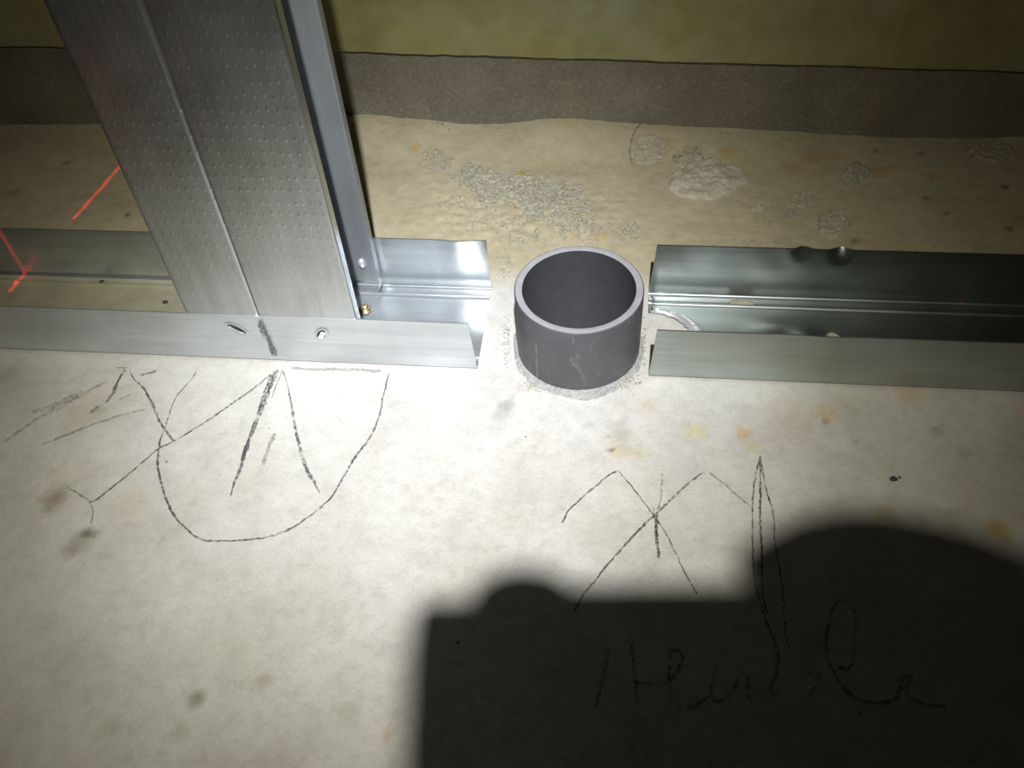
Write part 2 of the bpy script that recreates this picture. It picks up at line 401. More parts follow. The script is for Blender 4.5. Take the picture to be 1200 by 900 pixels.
vs, fs = wall_grid(lambda x: ztop(x), lambda x: 700, ywall, 300, 140)
wall = meshobj('wall_back', vs, fs, M_wall); solid(wall, 30, -1)
tag(wall, 'yellowish green concrete wall above the grey strip', kind='structure')

# ------------------------------------------------------------------ metal tracks
FIL = 1.6
def flange_sheet(xs, side, h, lean=0.0, warp=None, x_of=None):
    """rows from the web corner to the free edge; side 0 = front (y=0), 1 = back (y=TW)"""
    rows = []
    for k in range(5):
        a = (pi/2)*k/4; rows.append((FIL*(1-sin(a)), FIL*(1-cos(a))))
    n = 9
    for k in range(1, n+1): rows.append((0, FIL+(h-FIL)*k/n))
    V = []
    for (dy, z) in rows:
        for x in xs:
            dx = x_of(x, z) if x_of else 0
            wy, wz = warp(x, z) if warp else (0, 0)
            y = dy - lean*z*1.0
            V.append((x+dx, (y+wy) if side == 0 else TW-y+wy, z+wz+.35))
    nu = len(xs); Fc = []
    for j in range(len(rows)-1):
        for i in range(nu-1):
            a = j*nu+i; f = (a, a+1, a+nu+1, a+nu)
            Fc.append(f if side == 0 else f[::-1])
    return V, Fc
def xrange(a, b, step, fine=None):
    n = max(2, int(abs(b-a)/step)+1)
    return list(np.linspace(a, b, n))
def rib(y, c, w_, h_):
    d = abs(y-c)/w_
    return h_*(.5+.5*cos(pi*d)) if d < 1 else 0

# left track
tl_ = tag(empty('metal_track', (XLT-120, 24, 0)), 'galvanised floor track holding the upright studs, left of the grey pipe', 'metal track')
XL0 = -520
xs = xrange(XL0, -60, 8)+xrange(-58, XLT, 1.5)
fr = meshobj('flange', *flange_sheet(xs, 0, TH, -.012, lambda x, z: (.25*noise.noise(Vector((x*.02, 0, 0)))*z/TH - (1.0*max(0, (x+300)/-80)*0), 0),
     lambda x, z: -(.055*z) if x > XLT-1 else 0), M_zinc, tl_)
solid(fr, .6, -1)
def curl(x, z):
    t = max(0, (x-(XLT-11))/11)
    d = math.exp(-((x-(XLT-13))/5)**2)
    return (1.9*t*t*(z/TH) - .8*d*(z/TH), -1.2*t*t*(z/TH))
bk = meshobj('flange', *flange_sheet(xs, 1, TH+.8, -.004, curl, lambda x, z: -(.02*z) if x > XLT-1 else 0), M_zinc_in, tl_)
solid(bk, .6, 1)
ysw = list(np.linspace(FIL, TW-FIL, 40))
def zweb(x, y):
    return .35+rib(y, 42.0, 1.5, .9)+rib(y, 6.0, 1.5, .9)+.12*noise.noise(Vector((x*.05, y*.08, 0)))
vs, fs = grid(len(xs), len(ysw), lambda i, j: (xs[i], ysw[j], zweb(xs[i], ysw[j])))
wb = meshobj('web', vs, fs, M_web, tl_); solid(wb, .5, -1)

# right track
tr_ = tag(empty('metal_track', (XRT+120, 24, 0)), 'galvanised floor track with torn notched end, right of the grey pipe', 'metal track')
xs = xrange(XRT, 60, 1.4)+xrange(61, 150, 2.2)+xrange(153, 520, 8)
def fwarp(x, z):
    return (-.5*math.exp(-((x-96)/7)**2)*(z/TH) + .3*noise.noise(Vector((x*.03, 1, 0)))*z/TH, -.9*math.exp(-((x-34)/5)**2)*0)
fr = meshobj('flange', *flange_sheet(xs, 0, TH+.3, -.010, fwarp, lambda x, z: .06*z*math.exp(-(x-XRT)/6)), M_zinc_r, tr_); solid(fr, .6, -1)
def bwarp(x, z):
    k = z/TH
    d1 = math.exp(-((x-93)/4.2)**2-((z-23)/5)**2); d2 = math.exp(-((x-108)/5.5)**2-((z-25)/7)**2)
    roll = max(0, (z-18)/8)**2
    return (-.3*d1-.5*d2+roll*(4.4*math.exp(-((x-108)/3.2)**2)+2.3*math.exp(-((x-93)/2.4)**2)), -roll*1.2*math.exp(-((x-108)/3.2)**2))
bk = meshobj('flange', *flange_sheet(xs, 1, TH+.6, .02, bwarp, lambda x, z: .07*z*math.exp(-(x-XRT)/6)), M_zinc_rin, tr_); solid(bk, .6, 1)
def xstart(y):
    return lerp(y, [0, 16, 22, 26.5, 30, 32.6, 34.6, 35.4, 36.2, 48], [53.5, 53, 52.2, 50.8, 48.5, 45.5, 41.5, 37.5, XRT, XRT])
ysw = sorted(list(np.linspace(FIL, 24, 14))+list(np.linspace(24.7, TW-FIL, 44)))
nx = 150
def wv(i, j):
    y = ysw[j]; x0 = xstart(y); t = i/(nx-1); x = x0+(520-x0)*(t**2.2)
    z = zweb(x, y)
    edge = math.exp(-((x-x0)/2.4)**2)*(1 if 17 < y < 35.9 else .25)
    z += 2.1*edge*(.75+.5*noise.noise(Vector((x*.6, y*.6, 0))))
    z += 1.5*math.exp(-((x-96)/6)**2-((y-22)/7)**2) + .7*math.exp(-((x-84)/9)**2-((y-30)/5)**2)
    return (x, y, z)
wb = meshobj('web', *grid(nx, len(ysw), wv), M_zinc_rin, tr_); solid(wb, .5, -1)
# bright torn lip round the notch
lipv = []; yy = np.linspace(18, 35.8, 42)
for y in yy:
    x0 = xstart(y); n = .5*noise.noise(Vector((y*.9, 0, 0)))
    z = zweb(x0, y)
    lipv += [(x0-1.6+1.6*n, y-.4, z+1.0+n), (x0+.3+n, y, z+3.0+n), (x0+3.0, y+.3, z+1.9)]
lf = []
for k in range(len(yy)-1):
    for c in range(2):
        a = k*3+c; lf.append((a, a+1, a+4, a+3))
tag(meshobj('torn_edge', lipv, lf, M_bright, tr_), 'bright bent metal along the torn notch')
# dry mortar scrap lying in the track
def blob(name, c, rx, ry, h, mat, seed, parent=None, rough=.35, n=26, m_=9, jag=.25):
    V = []; Fc = []
    base = hfloor(c[0], c[1]) if len(c) < 3 else c[2]
    for j in range(m_+1):
        t = j/m_; rr = cos(t*pi/2)**.7 if j < m_ else 0
        zz = sin(t*pi/2)
        for i in range(n):
            a = 2*pi*i/n
            k = 1+jag*noise.noise(Vector((cos(a)*2+seed, sin(a)*2, seed*.7)))*1.6
            x = c[0]+rx*rr*k*cos(a); y = c[1]+ry*rr*k*sin(a)
            z = base-.3+h*zz*(1+rough*noise.noise(Vector((x*.35, y*.35, seed))))+ (rough*h*.6*noise.noise(Vector((x*.9, y*.9, seed+4))) if j > 0 else 0)
            V.append((x, y, z))
    for j in range(m_):
        for i in range(n):
            a = j*n+i; b = j*n+(i+1) % n
            Fc.append((a, b, b+n, a+n))
    Fc.append(tuple(range(m_*n, m_*n+n)))
    Fc.append(tuple(range(n))[::-1])
    return meshobj(name, V, Fc, mat, parent)
p = unproj(975, 397); tag(blob('mortar_scrap', (p.x, p.y, 1.2), 2.3, 2.0, 1.6, M_lump, 3.3), 'small tan scrap of mortar lying in the right track', 'mortar scrap')
p = unproj(868, 356); tag(blob('mortar_scrap', (p.x, p.y, .8), 6, 1.8, .9, M_lump, 5.3), 'flat smear of beige dust on the rib of the right track', 'mortar scrap')

# ------------------------------------------------------------------ studs
SH = 2400.0
def smooth_path(pts, r, seg=5):
    out = []
    for k, p in enumerate(pts):
        if k in (0, len(pts)-1): out.append(p); continue
        a, b = Vector(pts[k-1]), Vector(pts[k+1]); c = Vector(p)
        d1 = (a-c); d2 = (b-c); rr = min(r, d1.length*.45, d2.length*.45); A = c+d1.normalized()*rr; B = c+d2.normalized()*rr
        for s in range(seg+1):
            t = s/seg; q = A*(1-t)**2+c*2*t*(1-t)+B*t*t; out.append((q.x, q.y))
    return out
def strip_mesh(name, path, z0, z1, mat, parent, nz_=2):
    n = len(path); V = []
    for k in range(nz_+1):
        z = z0+(z1-z0)*k/nz_
        V += [(x, y, z) for x, y in path]
    Fc = []
    for k in range(nz_):
        for i in range(n-1):
            a = k*n+i; Fc.append((a, a+1, a+n+1, a+n))
    o = meshobj(name, V, Fc, mat, parent); return o
XC = -118.9
def stud(x_edge, x_back, xc, label, rad):
    """xc web plane, opening towards x_edge; y from .8 to 47.2"""
    t = tag(empty('metal_stud', (xc, 24, 0)), label, 'metal stud', 'pair of upright studs')
    y0, y1 = .75, 47.1
    s = 1 if x_edge > xc else -1
    z0 = 1.6
    # front flange with a shallow stiffening bead
    L = abs(x_edge-xc)
    path = [(xc, 3.2), (xc, y0+.3)]
    p2 = [(xc, 4.0), (xc, y0), (xc+s*L*.10, y0)]
    for q in np.linspace(.12, .9, 15):
        d = 0
        path_y = y0 + (rib(q, .5, .09, .0))
        p2.append((xc+s*L*q, path_y))
    p2 += [(x_edge, y0), (x_edge, y0+4.5)]
    P = smooth_path([p2[0], p2[1], p2[-2], p2[-1]], rad, 7)
    f = strip_mesh('flange', P, z0, SH, M_stud, t); solid(f, .6, 0)
    P = smooth_path([(xc, y1-4.0), (xc, y1), (x_back, y1), (x_back, y1-5.5)], 1.6, 5)
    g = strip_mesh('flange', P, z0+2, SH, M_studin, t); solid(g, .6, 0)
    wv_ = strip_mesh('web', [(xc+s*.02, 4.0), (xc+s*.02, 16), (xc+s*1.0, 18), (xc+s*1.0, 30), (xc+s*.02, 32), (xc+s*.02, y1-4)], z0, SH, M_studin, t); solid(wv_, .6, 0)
    return t
st_r = stud(-80.3, -82.9, XC+.34, 'right galvanised steel stud with its open side facing the pipe', 1.0)
st_l = stud(-148.9, -148.9, XC-.34, 'left galvanised steel stud, back to back with the open one', 2.3)
for o in (st_r, st_l):
    if 'group' in o: del o['group']

# ------------------------------------------------------------------ punched crimps, screws
def crimp(u, v, w_, h_, ang, parent, yy=0.0, name='crimp_slot'):
    c = unproj(u, v, 1, yy)
    t = []
    n = 20
    V = []; Fc = []
    ca, sa = cos(ang), sin(ang)
    def P(a, b, dep): return (c.x+a*ca-b*sa, yy+dep, c.z+a*sa+b*ca)
    # raised lip ring
    for k in range(n):
        q = 2*pi*k/n; x, z = cos(q)*w_/2, sin(q)*h_/2
        V += [P(x*1.18, z*1.3, -.05), P(x*1.02, z*1.04, -.38), P(x*.86, z*.80, -.12)]
    for k in range(n):
        a = k*3; b = ((k+1) % n)*3
        Fc += [(a, b, b+1, a+1), (a+1, b+1, b+2, a+2)]
    meshobj(name, V, Fc, M_zinc, parent)
    V = [P(cos(2*pi*k/n)*w_/2*.9, sin(2*pi*k/n)*h_/2*.86, -.14) for k in range(n)]
    meshobj('punched_hole', V, [tuple(range(n))], M_hole, parent, False)
    # bent tab inside
    V = []; m_ = 7
    for i in range(m_):
        s = i/(m_-1)-.5
        for j in range(4):
            r = j/3
            V.append(P(s*w_*.72, -h_*.34+h_*.52*r, -.2-.9*sin(r*pi*.55)*(1-(2*s)**2*.5)))
    Fc = [(i*4+j, i*4+j+1, (i+1)*4+j+1, (i+1)*4+j) for i in range(m_-1) for j in range(3)]
    meshobj('bent_tab', V, Fc, M_bright, parent)
crimp(277.5, 385.5, 8.8, 3.5, -.62, tl_)
crimp(376.5, 392.0, 6.6, 4.0, 1.0, tl_)
# crimp in the rear flange of the right stud: bright dimple
c = unproj(424, 308, 1, 46.6)
V = []; Fc = []; n = 18
for j in range(6):
    a = (j/5)*pi/2
    for i in range(n):
        q = 2*pi*i/n; r = 2.0*cos(a)+.01
        V.append((c.x+r*cos(q)*.85, 46.5-1.7*sin(a), c.z+r*sin(q)*1.25))
for j in range(5):
    for i in range(n):
        p_, q_ = j*n+i, j*n+(i+1) % n; Fc.append((p_, q_, q_+n, p_+n))
tag(meshobj('crimp_dimple', V, Fc, M_bright, st_r), 'bright punched dimple near the foot of the rear flange')

def screw(c, mat, name, parent=None, r=3.2):
    n = 28; V = []; Fc = []
    prof = [(0, .0), (r*.28, .0), (r*.30, .9), (r*.75, 1.35), (r*.97, .9), (r, .3), (r*1.25, .1)]
    for (rr, z) in prof[1:]:
        for i in range(n):
            q = 2*pi*i/n
            k = 1-.38*abs(cos(2*q))**3 if rr < r*.5 else 1
            V.append((c[0]+rr*k*cos(q)*1.0, c[1]+rr*k*sin(q), c[2]+z))
    for j in range(len(prof)-2):
        for i in range(n):
            a, b = j*n+i, j*n+(i+1) % n; Fc.append((a, a+n, b+n, b))
    Fc.append(tuple(range(n)))
    return meshobj(name, V, Fc, mat, parent)
c = unproj(428, 362, 2, 1.0)
tag(screw((c.x, c.y, .75), M_brass, 'screw', r=2.4), 'yellowish brass screw head in the track beside the right stud', 'screw')

# ------------------------------------------------------------------ pipe
def lathe(name, cx, cy, prof, mat, parent=None, n=96):
    V = [(cx+r*cos(2*pi*i/n), cy+r*sin(2*pi*i/n), z) for r, z in prof for i in range(n)]
    Fc = []
    for j in range(len(prof)-1):
        for i in range(n):
            a, b = j*n+i, j*n+(i+1) % n; Fc.append((a, b, b+n, a+n))
    return meshobj(name, V, Fc, mat, parent)
pipe = tag(empty('drain_pipe', (PX, PY, 0)), 'short cut-off grey plastic pipe rising from the floor between the tracks', 'pipe')
RI = 21.5
lathe('pipe_wall', PX, PY, [(PR, -60), (PR, PH-.5), (PR-.15, PH-.15), (PR-.5, PH-.02)], M_pvc, pipe)
lathe('cut_rim', PX, PY, [(PR-.45, PH-.02), (PR-.9, PH), (RI+.6, PH), (RI+.25, PH-.15)], M_pvc_cut, pipe)
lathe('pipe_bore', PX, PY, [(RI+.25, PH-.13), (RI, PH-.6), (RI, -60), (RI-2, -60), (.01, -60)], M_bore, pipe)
def scratch(u, v0, v1, w_):
    V = []
    c = unproj(u, v1)
    th = math.atan2(-(math.sqrt(max(1, PR*PR-(c.x-PX)**2))), c.x-PX)
    for k in range(9):
        z = v0+(w_[1]-v0)*k/8 if False else w_[0]+(w_[1]-w_[0])*k/8
        for s_ in (-1, 1):
            a = th+s_*w_[2]*(1+.5*sin(k*2.3)); V.append((PX+(PR+.03)*cos(a), PY+(PR+.03)*sin(a), z))
    return meshobj('scratch', V, [(k*2, k*2+1, k*2+3, k*2+2) for k in range(8)], M_scratch, pipe, False)
M_scratch = plain('pale_scratch', (.20, .20, .20), .7)
scratch(630, 0, 445, (1, 22, .010)); scratch(672, 0, 452, (27, 30, .008))
# mortar collar
V = []; n = 160
prof = [(-1.2, 0.2), (-.2, 1.0), (.5, 1.1), (1.6, .7), (2.8, .3), (3.8, -.3)]
for (dr, z) in prof:
    for i in range(n):
        a = 2*pi*i/n
        k = 1+.55*noise.noise(Vector((cos(a)*3, sin(a)*3, dr*.2)))+.35*noise.noise(Vector((cos(a)*14, sin(a)*14, dr)))
        sup = .55+.45*max(0, -sin(a))
        r = PR+dr*(k if dr > 0 else 1)*(sup if dr > 0 else 1); zz = z*(.8+.5*k)+.35*noise.noise(Vector((cos(a)*20, sin(a)*20, dr*3)))*(1 if 0 < dr < 5 else 0)
        V.append((PX+r*cos(a), PY+r*sin(a), max(zz*.8, -.3)))
Fc = []
for j in range(len(prof)-1):
    for i in range(n):
        a, b = j*n+i, j*n+(i+1) % n; Fc.append((a, a+n, b+n, b))
tag(meshobj('mortar_collar', V, Fc, M_collar), 'crumbly grey mortar collar round the foot of the pipe', 'mortar collar')

# ------------------------------------------------------------------ mortar lumps and crumbs behind the tracks
def patch(name, pix, h, mat, seed, label, cat, group=None, jag=1.0):
    """raised flat-topped scab of mortar with an outline read from the photo"""
    pts = [unproj(u, v) for u, v in pix]
    cx = sum(p.x for p in pts)/len(pts); cy = sum(p.y for p in pts)/len(pts)
    ang = []
    for p in pts: ang.append((math.atan2(p.y-cy, p.x-cx), math.hypot(p.x-cx, p.y-cy)))
    ang.sort(); A = [a for a, r in ang]; Rr = [r for a, r in ang]
    A = [A[-1]-2*pi]+A+[A[0]+2*pi]; Rr = [Rr[-1]]+Rr+[Rr[0]]
    n = 72; m_ = 16; V = []; Fc = []
    for j in range(m_+1):
        t = 1-j/m_*.985
        for i in range(n):
            a = -pi+2*pi*i/n; r = lerp(a, A, Rr)*(1+jag*.30*noise.noise(Vector((cos(a)*2+seed, sin(a)*2, 0)))+jag*.16*noise.noise(Vector((cos(a)*7+seed, sin(a)*7, 0))))
            x, y = cx+r*t*cos(a), cy+r*t*sin(a)
            pr = min(1, (1-t)/.14)**.6
            z = hfloor(x, y)-.3+(h*pr)*(.75+.5*noise.noise(Vector((x*.13, y*.13, seed)))+.35*noise.noise(Vector((x*.4, y*.4, seed)))+.2*noise.noise(Vector((x*1.1, y*1.1, seed))))
            V.append((x, y, z if j else hfloor(x, y)-.5))
    for j in range(m_):
        for i in range(n):
            a, b = j*n+i, j*n+(i+1) % n; Fc.append((a, b, b+n, a+n))
    Fc.append(tuple(range(m_*n, m_*n+n)))
    return tag(meshobj(name, V, Fc, mat), label, cat, group)
patch('mortar_scab', [(783, 222), (800, 232), (822, 235), (850, 229), (865, 219), (879, 212), (872, 200), (850, 192), (838, 186), (815, 190), (797, 203), (785, 205)], 2.7, M_scab, 1.1, 'largest flat beige scab of mortar stuck to the floor behind the right track', 'mortar scab', jag=.25)
patch('mortar_scab', [(787, 190), (802, 197), (820, 192), (822, 182), (812, 175), (798, 180)], 2.0, M_crumb, 2.1, 'grey mortar scab just behind the largest beige scab', 'mortar scab')
patch('mortar_scab', [(957, 262), (966, 277), (977, 280), (988, 272), (993, 258), (985, 247), (972, 247)], 2.2, M_lump, 3.1, 'round beige mortar scab nearest the right track', 'mortar scab')
patch('mortar_scab', [(927, 238), (936, 244), (948, 240), (952, 232), (942, 228), (930, 229)], 1.6, M_lump, 4.1, 'small mortar scab left behind the round one', 'mortar scab')
patch('mortar_scab', [(915, 254), (922, 258), (930, 254), (927, 247), (918, 247)], 1.5, M_crumb, 5.1, 'smallest grey mortar scab left of the round one', 'mortar scab')
patch('mortar_scab', [(990, 208), (1002, 213), (1014, 211), (1014, 196), (1003, 190), (994, 196)], 2.6, M_crumb, 6.1, 'upstanding grey mortar scab right of the largest one', 'mortar scab')
patch('mortar_scab', [(878, 244), (886, 248), (896, 246), (893, 240), (882, 238)], 1.2, M_lump, 7.1, 'thin tan mortar scab between the largest and the smallest ones', 'mortar scab')
patch('mortar_scab', [(1135, 185), (1150, 190), (1180, 187), (1192, 178), (1180, 168), (1150, 168), (1136, 173)], 3.0, M_lump, 8.1, 'dark mortar scab against the wall foot at far right', 'mortar scab')
patch('mortar_scab', [(742, 183), (752, 192), (768, 190), (780, 180), (776, 168), (760, 164), (746, 170)], 1.0, M_lump, 9.1, 'low scab of mortar by the wall behind the pipe', 'mortar scab')
random.seed(5)
def crumb(bm, x, y, r, sq=.62, rot=0):
    z = hfloor(x, y)+r*.2
    res = bmesh.ops.create_icosphere(bm, subdivisions=1, radius=1)
    s = (r*random.uniform(.7, 1.3), r*random.uniform(.7, 1.2), r*sq*random.uniform(.6, 1.1))
    mr = Matrix.Rotation(random.uniform(0, 6.28), 3, 'Z')
    for v in res['verts']:
        k = 1+random.uniform(-.28, .28)
        q = mr @ Vector((v.co.x*s[0]*k, v.co.y*s[1]*k, v.co.z*s[2]*k))
        v.co = (q+Vector((x, y, z)))*MM
# patches of rubble: (u, v, ru, rv, count, rmin, rmax)
CL = [(512, 190, 20, 13, 50, .3, 1.5), (552, 208, 28, 16, 110, .3, 1.8), (595, 222, 44, 22, 210, .3, 1.9), (640, 232, 42, 22, 200, .3, 1.8), (665, 250, 38, 24, 120, .25, 1.5), (620, 255, 60, 22, 90, .3, 1.2), (545, 238, 32, 14, 80, .25, .8),
      (560, 262, 40, 12, 70, .2, .6), (610, 282, 34, 12, 90, .2, .7), (690, 272, 40, 16, 80, .25, .8), (735, 273, 22, 13, 70, .3, 1.0), (820, 205, 45, 20, 90, .3, .9), (760, 180, 30, 14, 40, .3, .8),
      (860, 225, 50, 25, 40, .2, .7), (930, 245, 60, 25, 40, .2, .7), (850, 287, 70, 6, 50, .2, .8), (1060, 298, 70, 5, 45, .3, .9), (1120, 205, 70, 30, 50, .3, .9), (1000, 215, 40, 20, 40, .3, .8),
      (594, 400, 6, 36, 70, .15, .45), (630, 452, 36, 8, 80, .15, .4), (735, 445, 20, 12, 80, .15, .55), (755, 400, 5, 40, 50, .2, .5), (590, 310, 14, 22, 60, .2, .6), (700, 220, 60, 30, 60, .2, .6), (440, 137, 16, 4, 24, .4, 1.1)]
bm = bmesh.new()
for (u, v, ru, rv, n, a, b) in CL:
    for _ in range(int(n*1.7)):
        q = random.uniform(0, 2*pi); k = math.sqrt(random.random())*random.uniform(.6, 1.15)
        p = unproj(u+ru*k*cos(q), v+rv*k*sin(q))
        if math.hypot(p.x-PX, p.y-PY) < PR+.8 or p.y > WALL_Y-2: continue
        if p.y < 50 and p.y > -1 and (p.x < XLT+1 or p.x > XRT-1): continue
        crumb(bm, p.x, p.y, a+(b*1.25-a)*random.random()**2)
me = bpy.data.meshes.new('mortar_crumbs'); bm.to_mesh(me); bm.free(); me.materials.append(M_crumb)
o = bpy.data.objects.new('mortar_crumbs', me); COL.objects.link(o)
tag(o, 'scattered grey mortar crumbs and grit behind the tracks and round the pipe', 'rubble', kind='stuff')
bm = bmesh.new()
for _ in range(140):
    x = random.uniform(-330, 250); p = (x, WALL_Y-1.5-abs(random.gauss(0, 3.5)))
    crumb(bm, p[0], p[1], .4+1.3*random.random()**3)
me = bpy.data.meshes.new('wall_foot_grit'); bm.to_mesh(me); bm.free(); me.materials.append(M_lump)
o = bpy.data.objects.new('wall_foot_grit', me); COL.objects.link(o)
tag(o, 'beige grit lying along the foot of the wall', 'grit', kind='stuff')
# larger single crumbs one can pick out
ONE = [((120, 331), 1.2, 'dark speck in the dusty floor of the left track, far from the stud', M_hole), ((194, 355), 1.2, 'dark speck in the dusty floor of the left track, next to the stud', M_hole), ((1047, 562), 1.1, 'tiny dark pebble alone on the floor in front of the right track', M_hole), ((609, 213), 1.8, 'grey pebble at the yellow stain behind the pipe', M_crumb),
       ((575, 222), 1.9, 'grey pebble left of the yellow stain among the rubble', M_crumb), ((621, 245), 2.0, 'grey pebble right of the orange spot in the rubble', M_crumb),
       ((740, 264), 1.9, 'grey pebble by the orange spot behind the right track end', M_crumb), ((562, 226), 1.5, 'leftmost grey pebble of the three in the rubble', M_crumb)]
for k, ((u, v), r, lab, mt_) in enumerate(ONE):
    p = unproj(u, v); bm = bmesh.new(); random.seed(40+k)
    res = bmesh.ops.create_icosphere(bm, subdivisions=2, radius=1)
    for vv in res['verts']:
        kk = 1+.45*noise.noise(vv.co*1.7+Vector((k, 0, 0)))
        vv.co = (Vector((vv.co.x*r*kk*1.2, vv.co.y*r*kk*.9, vv.co.z*r*kk*.7))+Vector((p.x, p.y, hfloor(p.x, p.y)+r*.3)))*MM
    me = bpy.data.meshes.new('pebble'); bm.to_mesh(me); bm.free(); me.materials.append(mt_)
    o = bpy.data.objects.new('pebble', me); COL.objects.link(o); tag(o, lab, 'pebble')

# ------------------------------------------------------------------ pencil marks
random.seed(11)
def stroke(pts, w_, mat, parent=floor, plane=None, name='pencil_mark', lift=.10, jit=.28, strands=1, spread=0):
    """pts in photo pixels; w_ width in mm (number or list)"""
    P = []
    for (u, v) in pts:
        P.append(unproj(u, v) if plane is None else unproj(u, v, 1, plane))
    w_ = [q*.86 for q in w_] if isinstance(w_, (list, tuple)) else w_*.86
    W_ = w_ if isinstance(w_, (list, tuple)) else [w_]*len(P)
    # Catmull-Rom resample
    out = []; ws = []
    for k in range(len(P)-1):
        p0 = P[max(k-1, 0)]; p1 = P[k]; p2 = P[k+1]; p3 = P[min(k+2, len(P)-1)]
        n = max(2, int((p2-p1).length/.8))
        for s in range(n):
            t = s/n
            out.append(.5*((2*p1)+(-p0+p2)*t+(2*p0-5*p1+4*p2-p3)*t*t+(-p0+3*p1-3*p2+p3)*t**3)); ws.append(W_[k]*(1-t)+W_[k+1]*t)
    out.append(P[-1]); ws.append(W_[-1])
    V = []; Fc = []
    for st in range(strands):
        so = (st-(strands-1)/2)*spread; base = len(V); sd = random.uniform(0, 50)
        for k, p in enumerate(out):
            d = (out[min(k+1, len(out)-1)]-out[max(k-1, 0)]).normalized()
            nrm = Vector((-d.y, d.x, 0)) if plane is None else Vector((-d.z, 0, d.x))
            c_ = p+nrm*(so+.22*noise.noise(Vector((k*.35, sd, 0)))+.12*random.uniform(-1, 1))
            hw = ws[k]/2*(1+jit*2*noise.noise(Vector((k*.5, sd, 3)))+jit*random.uniform(-1, 1))
            if k in (0, len(out)-1): hw *= .4
            for s in (-1, 1):
                q = c_+nrm*hw*s
                if plane is None: q.z = hfloor(q.x, q.y)+lift
                else: q.y = plane-lift
                V.append(q)
        for k in range(len(out)-1):
            a = base+k*2; Fc.append((a, a+2, a+3, a+1))
    return meshobj(name, V, Fc, mat, parent, False)
# left drawing: half circle, axis lines, zigzag
stroke([(192, 505), (187, 520), (185, 545), (190, 570), (200, 597), (215, 617), (236, 632), (262, 634), (286, 633), (312, 630), (335, 622), (350, 614), (372, 598), (387, 584), (397, 569), (408, 550), (415, 538), (430, 518), (438, 505), (445, 485), (449, 465), (456, 437)], .85, M_line)
stroke([(318, 438), (295, 457), (262, 480), (240, 495), (204, 517), (186, 526), (160, 548), (130, 572), (112, 586), (104, 587)], .8, M_line)
stroke([(152, 433), (158, 445), (168, 455), (178, 472), (186, 492), (195, 506), (203, 517)], [.5, .7, 1.0, 1.1, .9, .9, 1.1], M_line)
stroke([(230, 436), (222, 447), (207, 465), (198, 487), (193, 505)], .55, M_line)
stroke([(137, 431), (150, 431)], 1.1, M_faint)
stroke([(147, 432), (138, 447), (133, 460), (124, 472)], [1.6, 1.4, 1.9, .9], M_line)
stroke([(104, 587), (109, 598), (107, 614)], .6, M_faint)
stroke([(104, 587), (93, 579), (78, 571)], .8, M_faint)
stroke([(324, 433), (314, 460), (306, 480), (296, 505), (288, 527), (281, 550), (275, 566), (270, 582)], [2.0, 2.1, 2.2, 1.6, 2.1, 1.6, .9, .5], M_line)
stroke([(318, 438), (308, 465), (300, 490), (291, 515), (283, 540)], .8, M_line)
stroke([(331, 434), (338, 455), (343, 485), (351, 523), (361, 553), (369, 567), (375, 578)], [.6, .8, 1.1, 1.3, 1.6, 1.0, .5], M_line)
stroke([(331, 434), (326, 446), (318, 468)], .5, M_faint)
stroke([(322, 508), (313, 530), (308, 545)], 1.6, M_soft)
stroke([(314, 501), (317, 504)], 1.3, M_soft)
stroke([(340, 431), (370, 433), (400, 433), (447, 435)], 1.8, M_soft, lift=.14)
stroke([(5, 518), (40, 493), (70, 478), (110, 455), (125, 447)], [1.2, 1.2, 2.2, 1.6, 1.0], M_soft)
stroke([(38, 482), (58, 478), (80, 468), (100, 458)], [2.5, 3.0, 3.4, 1.5], M_soft)
stroke([(50, 521), (85, 507), (110, 497), (140, 487), (172, 480)], 1.3, M_soft)
stroke([(165, 440), (183, 435)], 1.1, M_faint)
stroke([(140, 468), (160, 460)], 1.0, M_soft); stroke([(106, 484), (116, 476)], 2.0, M_soft)
# right drawing
stroke([(659, 613), (665, 600), (675, 590), (688, 578), (700, 568), (715, 556), (724, 551)], .75, M_line)
stroke([(724, 551), (740, 570), (766, 604), (780, 625), (790, 645), (803, 672), (817, 697)], .55, M_line)
stroke([(776, 556), (774, 585), (770, 604), (769, 625), (772, 655)], [.7, .6, .9, 1.2, 1.3], M_line)
stroke([(766, 595), (768, 612), (773, 652)], .5, M_line)
stroke([(829, 551), (812, 562), (790, 582), (768, 603), (750, 620), (733, 638), (712, 662), (698, 680), (685, 695), (672, 718)], [.9, .8, .8, .8, 1.0, .8, .9, .8, .7, .7], M_line)
stroke([(828, 552), (848, 567), (865, 582), (884, 598)], .7, M_faint)
stroke([(891, 534), (885, 560), (882, 590), (882, 640), (885, 680), (895, 720), (905, 745)], .6, M_line)
stroke([(891, 534), (891, 575), (891, 610), (893, 650), (893, 690), (899, 720)], .85, M_line)
stroke([(891, 538), (898, 575), (906, 600), (908, 635), (913, 665), (918, 700), (920, 740), (926, 762)], .6, M_line)
stroke([(741, 193), (738, 178), (745, 160), (757, 150), (775, 148)], .8, M_faint)
